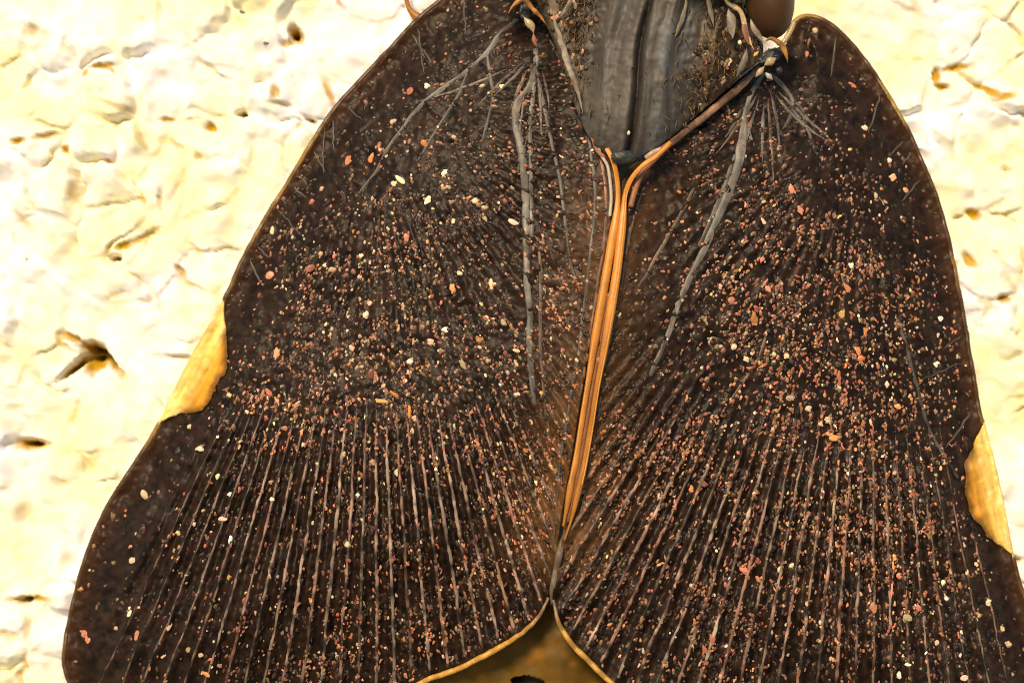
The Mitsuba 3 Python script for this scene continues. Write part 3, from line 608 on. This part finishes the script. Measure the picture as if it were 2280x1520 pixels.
# ------------------------------------------------------------------ the amber seam where the wings meet
SEAM = {0: dense([(1352, 332), (1366, 362), (1374, 400), (1376, 440), (1371, 490), (1362, 540), (1352, 600), (1340, 670), (1325, 755), (1310, 850), (1297, 930), (1283, 1020), (1270, 1085), (1262, 1130), (1254, 1170)], 8),
        1: dense([(1492, 318), (1465, 345), (1432, 368), (1406, 398), (1392, 432), (1388, 470), (1382, 530), (1374, 600), (1362, 680), (1347, 770), (1330, 860), (1316, 950), (1300, 1040), (1286, 1100), (1274, 1150), (1258, 1200)], 8)}
for w in (0, 1):
    p = SEAM[w]
    yy = p[:, 1]
    r = 6 + 5 * sstep(430, 520, yy) - 4.2 * sstep(680, 880, yy) + 1.2 * sstep(950, 1060, yy) - 6 * sstep(1080, 1190, yy)
    r = .86 * r * (0.92 + .16 * nz(p[:, 0], yy, 70, 71, 1))
    hh = smooth1(wing_h(np.full(len(p), 0) + suture_x(yy), yy, w)) + .012 + .02 * np.exp(-((yy - 350) / 60) ** 2)
    lum = nz(p[:, 0], yy * .35, 12, 75)
    ac = np.array([.54, .215, .026]) * (.50 + .85 * lum)[:, None] * (1 - .3 * sstep(600, 900, yy))[:, None]
    add(WING[w] + '__inner_margin', tube(p[:, 0], yy, hh, r, 12, .75), 'amber_cuticle', 'amber inner margin along the seam', color=ring_colors(ac, 12))
    # paler crest on the margin and the dark groove beside it
    c = p + np.array([-3.5 if w == 0 else 4.0, 0])
    sel = (yy > (330 if w == 0 else 345)) & (yy < 1080)
    c, hc, rc = c[sel], hh[sel], r[sel]
    add(WING[w] + '__margin_crest', tube(c[:, 0], c[:, 1], hc + rc * S * .58, rc * .24, 8, .5), 'amber')
p = dense([(1356, 655), (1350, 690), (1336, 770), (1320, 860), (1305, 950), (1290, 1040), (1276, 1110), (1264, 1160)], 8)
add(PH + 'seam_groove', tube(p[:, 0], p[:, 1], smooth1(wing_h(p[:, 0], p[:, 1], 0)) + .010, 5 + 0 * p[:, 0], 8, .5), 'amber_dark', 'dark groove between the amber margins')
for pts, r, mat in (([(1312, 282), (1328, 318), (1338, 345), (1352, 368), (1358, 400), (1361, 440), (1358, 480)], 3.5, 'vein_pale'), ([(1308, 270), (1318, 300), (1330, 335), (1345, 350)], 5, 'seam_rust'), ([(1490, 322), (1460, 352), (1428, 388), (1412, 430), (1404, 460)], 6, 'seam_rust'), ([(1438, 352), (1455, 340), (1472, 333)], 6, 'wax_tan')):
    p = dense(pts, 6)
    add(key(PH + 'seam_strand'), tube(p[:, 0], p[:, 1], wing_h(p[:, 0], p[:, 1], 0) + .014, r, 8, .7), mat)
p = dense([(1258, 1180), (1248, 1220), (1238, 1270), (1230, 1310), (1227, 1345)], 6)
add(PH + 'seam_tail', tube(p[:, 0], p[:, 1], wing_h(p[:, 0], p[:, 1], 0) + .006, (9 - 4 * np.linspace(0, 1, len(p))) * taper(len(p), .4, .2), 8, .6), 'seam_grey', 'grey end of the seam above the fork')

# ------------------------------------------------------------------ hind wings in the fork
def hind_h(x, y, base):
    under = np.minimum(wing_h(x, y, 0, True), wing_h(x, y, 1, True)) - .050
    return np.minimum(base, under) + 0.010 * np.sin((x - 1228) / 38 + (y - 1400) / 70) + 0.016 * (nz(x, y, 45, 81) - .5)
upper = Polygon(dense([(1228, 1316), (1190, 1366), (1140, 1402), (1060, 1442), (960, 1480), (880, 1560), (940, 1640), (1200, 1660), (1400, 1640), (1440, 1570), (1380, 1500), (1320, 1446), (1262, 1380), (1228, 1316)]))
upper = upper.buffer(0).difference(Polygon(dense([(1132, 1517), (1152, 1511), (1172, 1507), (1190, 1513), (1214, 1521), (1208, 1528), (1184, 1532), (1152, 1528), (1132, 1517)])))
v, f, q = sheet_mesh(upper, lambda x, y: hind_h(x, y, .215), 5, .012, 3)
hc = np.array([.105, .056, .001]) * (0.45 + 1.1 * nz(q[:, 0], q[:, 1], 36, 82))[:, None] + sstep(.55, .7, nz(q[:, 0], q[:, 1], 50, 83))[:, None] * np.array([.07, .02, .0])
add(PH + 'hindwing', (v, f), 'window_membrane', 'golden brown hindwing showing in the fork of the forewings', color=np.clip(hc, .005, .9))
lower = Polygon(dense([(1150, 1420), (1000, 1470), (900, 1530), (860, 1640), (1000, 1760), (1250, 1800), (1420, 1740), (1460, 1620), (1380, 1500), (1250, 1460), (1150, 1420)])).buffer(0)
v, f, q = sheet_mesh(lower, lambda x, y: hind_h(x, y, .215) - .035, 7, .012, 4)
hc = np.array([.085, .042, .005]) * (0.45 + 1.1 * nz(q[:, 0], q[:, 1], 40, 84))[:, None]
hc = hc * (1 - .85 * gauss(q[:, 0], q[:, 1], 1165, 1515, 55, 22))[:, None]  # shade in the gap painted onto the fold behind it
add(PH + 'hindwing_001', (v, f), 'window_membrane', 'lower hindwing fold seen through a gap, with the shade there painted on', color=np.clip(hc, .004, .9))
# ------------------------------------------------------------------ thorax
thor = Polygon(np.vstack([dense([(1190, -230), (1185, -100), (1205, 5), (1235, 80), (1268, 165), (1296, 255), (1325, 312), (1362, 342), (1390, 354)]), dense([(1390, 354), (1425, 342), (1490, 300), (1580, 222), (1648, 158), (1690, 118), (1672, 50), (1640, -20), (1620, -120), (1600, -230)])[1:]])).buffer(9)
def groove_x(y):
    return 1448 - y * 0.155 - 6 * np.sin(y / 60)
def thorax_h(x, y):
    d = shapely.distance(shapely.points(np.stack([x, y], -1)), thor.exterior)
    u = x - groove_x(y)
    k = sstep(-120, 120, u)
    h = np.clip(wing_h(x, y, 0, True) * (1 - k) + wing_h(x, y, 1, True) * k, .16, .32) + .010 + 0.075 * (1 - np.exp(-d / 80))
    h = h - 0.030 * np.exp(-(u / 8) ** 2) * sstep(-40, 60, y)
    h = h + 0.010 * np.exp(-((u - 60) / 14) ** 2) + 0.010 * np.exp(-((u + 75) / 14) ** 2) + .014 * np.exp(-((u - 165) / 16) ** 2) + .012 * np.exp(-((u + 165) / 14) ** 2)
    st = nz(u * 4.2, y * .6 + 100, 60, 91) - .5
    return h + 0.007 * st + 0.006 * (nz(x, y, 26, 90, 2) - .5) + 0.016 * (nz(x, y, 12, 92, 2) - .5) * (0.4 + .6 * sstep(70, 130, np.abs(u)))
v, f, q = sheet_mesh(thor, thorax_h, 4.0, .06, 6)
u = q[:, 0] - groove_x(q[:, 1])
st, st2 = nz(u * 5, q[:, 1] * .5, 60, 94), nz(u * 2.2, q[:, 1] * .5, 60, 95)
tc = np.array([.066, .059, .053]) * (0.45 + .65 * sstep(.2, .8, st) + .55 * nz(q[:, 0], q[:, 1], 20, 93))[:, None] + sstep(.5, .75, st2)[:, None] * np.array([.020, .036, .052])
side = sstep(95, 165, np.abs(u + 5) + 40 * (nz(q[:, 0], q[:, 1], 30, 38) - .5)) 
brown = np.array([.050, .032, .016]) * (0.25 + 1.7 * sstep(.25, .8, nz(q[:, 0], q[:, 1] * .6, 11, 96, 2)))[:, None] + sstep(.52, .70, nz(u * 3, q[:, 1], 40, 97))[:, None] * np.array([.10, .075, .045])
tc = tc * (1 - side[:, None]) + brown * side[:, None]
strip = np.exp(-((q[:, 0] - np.interp(q[:, 1], [-50, 40, 130, 270], [1215, 1240, 1268, 1305])) / 13) ** 2) * (1 - sstep(150, 260, q[:, 1]))
tc = tc * (1 - strip[:, None]) + strip[:, None] * np.array([.19, .16, .115]) * (0.6 + .8 * nz(q[:, 0], q[:, 1], 14, 98))[:, None]
tc = tc * (1 - .6 * sstep(.55, .75, nz(u * 9, q[:, 1] * .7, 60, 36)))[:, None]
tc = tc * (1 - .85 * np.exp(-(u / 7) ** 2) * sstep(-60, 20, q[:, 1]))[:, None]
add(PH + 'thorax', (v, f), 'thorax_cuticle', 'grey shield between the wing bases with a dark middle groove', color=np.clip(tc, .004, .9))
def ellipsoid(k, px, py, h, rx, ry, rd, ang, mat, label=None, base=ICO4, rough=0):
    m = base.copy()
    vv = np.array(m.vertices)
    if rough:
        vv *= (1 + rough * (meshkit.fbm(vv * 2.2, 3, 5) - .5))[:, None]
    c, s = math.cos(math.radians(ang)), math.sin(math.radians(ang))
    x, y = vv[:, 0] * rx, vv[:, 1] * ry
    m.vertices = P(px, py, h) + np.stack([(x * c - y * s) * S, -vv[:, 2] * rd * S, -(x * s + y * c) * S], -1)
    add(key(PH + k), m, mat, label)
ellipsoid('scutellum_tip', 1389, 350, .283, 25, 14, 8, 0, 'slate_dark', 'dark blue grey tip of the shield', rough=.4)
ellipsoid('thorax__pale_bead', 1399, 296, float(thorax_h(np.array([1399.]), np.array([296.]))[0]) + .002, 4, 5, 4, 0, 'bead_cream', base=ICO2)  # white highlight in the dark pit, put in as a cream bead
ellipsoid('thorax__pale_bead', 1647, 95, .30, 4, 5, 4, 0, 'bead_cream', base=ICO2)
# side ridges near the right eye
for pts, r, mat in (([(1606, -10), (1622, 8), (1645, 22), (1655, 45), (1664, 80), (1678, 110)], 6, 'hinge_cream'), ([(1622, 20), (1628, 50), (1630, 85)], 11, 'vein_pale'), ([(1655, 40), (1660, 75), (1668, 100)], 8, 'wax_salmon'),
                    ([(1672, 40), (1684, 70), (1700, 95)], 9, 'vein_pale'), ([(1640, 170), (1655, 140), (1662, 110)], 7, 'vein_grey'), ([(1228, 20), (1245, 80), (1265, 140), (1285, 200), (1298, 250)], 7, 'vein_pale'), ([(1245, 40), (1262, 20), (1275, -10)], 6, 'vein_grey'), ([(1475, 30), (1495, -5), (1510, -40)], 6, 'vein_grey'), ([(1500, 90), (1520, 40), (1530, -10)], 5, 'vein_grey'), ([(1590, 60), (1580, 20), (1575, -30)], 6, 'vein_grey')):
    p = dense(pts, 6)
    r = r * (0.5 + .9 * nz(p[:, 0], p[:, 1], 14, 99)) * taper(len(p), .4, .4)
    p = p + np.stack([nz(p[:, 0], p[:, 1], 16, 61), nz(p[:, 0], p[:, 1], 16, 62)], -1) * 8 - 4
    tone_ = {'hinge_cream': (.42, .32, .17), 'vein_pale': (.22, .19, .15), 'wax_salmon': (.20, .085, .06), 'vein_grey': (.13, .11, .085)}[mat]
    cc = np.array(tone_) * (.3 + 1.4 * nz(p[:, 0], p[:, 1], 15, 89))[:, None]
    add(key(PH + 'thorax__ridge'), tube(p[:, 0], p[:, 1], np.maximum(thorax_h(p[:, 0], p[:, 1]), .25) - .002, r, 8, .4), 'vein_cuticle', color=np.clip(ring_colors(cc) * streaks(len(cc), 8, rng), .004, .9))
# grains on the sides of the thorax
g = np.random.default_rng(78)
tx, ty = g.uniform(1180, 1720, 2600), g.uniform(-60, 350, 2600)
tu = np.abs(tx - groove_x(ty))
ok = shapely.contains_xy(thor.buffer(-6), tx, ty) & (g.random(2600) < sstep(95, 165, tu) * (.2 + 1.4 * sstep(.4, .65, nz(tx, ty, 40, 79))))
tx, ty = tx[ok], ty[ok]
gr = g.uniform(1.8, 5.0, len(tx))
v, f = rough_blobs(tx, ty, thorax_h(tx, ty), gr * g.uniform(1, 2.4, len(tx)), gr, np.radians(g.normal(98, 35, len(tx))), g, flat=.5)
add(PH + 'thorax__grain', (v, f), 'wax_cuticle', 'rough brown and tan grains on the sides of the shield', 'stuff', color=np.repeat(wax_colors(g.choice(list('ctsogmbv'), len(tx), p=[.05, .18, .09, .06, .22, .12, .18, .10]), g), len(ICO1.vertices), 0))
# hairs on the sides of the thorax
g = np.random.default_rng(77)
hx = np.concatenate([g.normal(1292, 24, 110), g.normal(1590, 50, 90), g.normal(1540, 45, 70)])
hy = np.concatenate([g.uniform(-20, 260, 110), g.uniform(10, 200, 90), g.uniform(140, 300, 70)])
ok = shapely.contains_xy(thor.buffer(-3), hx, hy)
hx, hy = hx[ok], hy[ok]
ha = np.radians(g.normal(95, 40, len(hx)))
hl = g.uniform(7, 18, len(hx))
tt = np.linspace(0, 1, 5)
xx, yy = hx[:, None] + np.cos(ha)[:, None] * hl[:, None] * tt, hy[:, None] + np.sin(ha)[:, None] * hl[:, None] * tt
hh = thorax_h(hx, hy)[:, None] + .001 + .011 * np.sin(tt * 2.2)
add(PH + 'thorax__hair', tubes(P(xx, yy, hh), np.broadcast_to(np.array([1.3, 1.2, 1.0, .7, .2]) * S, (len(hx), 5)), 5, 1), 'hair_gold', 'short golden brown hairs on the sides of the shield', 'stuff')

# ------------------------------------------------------------------ wing bases, eyes, head, leg
for pts, r, mat, lab in (([(1132, 30), (1142, 14), (1158, 2), (1172, 4), (1186, 20), (1204, 38), (1216, 56)], 5.5, 'amber', 'amber left wing base plate'), ([(1700, 98), (1714, 86), (1730, 92), (1742, 104), (1750, 122), (1754, 140)], 6, 'amber', 'amber right wing base plate')):
    p = dense(pts, 4)
    cc = np.array([.40, .17, .03]) * (.1 + 1.1 * sstep(.2, .8, nz(p[:, 0], p[:, 1], 14, 87)))[:, None]
    add(key(PH + 'tegula'), tube(p[:, 0], p[:, 1], .31, r * (0.5 + 1.0 * nz(p[:, 0], p[:, 1], 10, 99)) * taper(len(p), .45, .45), 10, .6), 'amber_cuticle', lab, color=np.clip(ring_colors(cc, 10), .004, .9))
p = dense([(1768, 50), (1762, 66), (1752, 84), (1742, 98)], 4)
add(key(PH + 'tegula'), tube(p[:, 0], p[:, 1], .30, 5, 8, .8), 'hinge_cream')
ellipsoid('wing_hinge', 1168, 30, .28, 16, 10, 7, 80, 'slate_dark', base=ICO4, rough=.9)
ellipsoid('wing_hinge', 1714, 126, .28, 24, 13, 7, 150, 'slate_dark', base=ICO4, rough=.9)
for pts, r, mat in (([(1166, 38), (1174, 48), (1184, 60), (1188, 74)], 8, 'hinge_cream'), ([(1188, 74), (1190, 92), (1196, 106)], 5, 'seam_rust'), ([(1728, 130), (1715, 137), (1702, 146)], 9, 'hinge_cream'), ([(1702, 148), (1692, 160), (1682, 172)], 6, 'hinge_cream'), ([(1704, 162), (1712, 170), (1720, 178)], 6, 'vein_pale'), ([(1738, 148), (1732, 165)], 8, 'slate_dark'), ([(1680, 118), (1686, 124)], 8, 'amber_pale')):
    p = dense(pts, 2)
    rr = r * taper(len(p), .5, .5) * (0.9 + .3 * np.sin(np.linspace(.3, 2.8, len(p))))
    add(key(PH + 'hinge_plate'), tube(p[:, 0], p[:, 1], .315, rr * .8 * (.7 + .6 * nz(p[:, 0], p[:, 1], 8, 86)), 10, .6), mat)
ellipsoid('compound_eye', 1713, 4, .24, 50, 78, 60, -8, 'eye_brown', 'round brown eye beside the right wing base')
ellipsoid('compound_eye', 1160, -105, .24, 50, 78, 60, 24, 'eye_brown')
p = dense([(1717, 84), (1737, 76), (1754, 52), (1763, 20), (1762, -20), (1745, -62)], 5)
add(PH + 'compound_eye__socket_rim', tube(p[:, 0], p[:, 1], .235, 5, 8, 1), 'amber_dark')
head = Polygon(dense([(1200, -160), (1260, -235), (1420, -275), (1580, -235), (1680, -70), (1640, -40), (1430, -80), (1240, -90), (1200, -160)])).buffer(0)
v, f, q = sheet_mesh(head, lambda x, y: .30 + .08 * (1 - np.exp(-shapely.distance(shapely.points(np.stack([x, y], -1)), head.exterior) / 40)), 9, .1, 2)
add(PH + 'head', (v, f), 'thorax_cuticle', color=np.array([.06, .045, .03]) * (0.5 + nz(q[:, 0], q[:, 1], 25, 88))[:, None])
p = dense([(896, -60), (902, -20), (906, 4), (914, 24), (940, 48), (990, 90)], 5)
s = np.linspace(0, 1, len(p))
add(PH + 'leg', tube(p[:, 0], p[:, 1], .03 - .004 * s, 5 + 12 * sstep(.35, .8, s), 10, .7), 'amber_leg', 'amber leg tip poking out past the left wing edge')
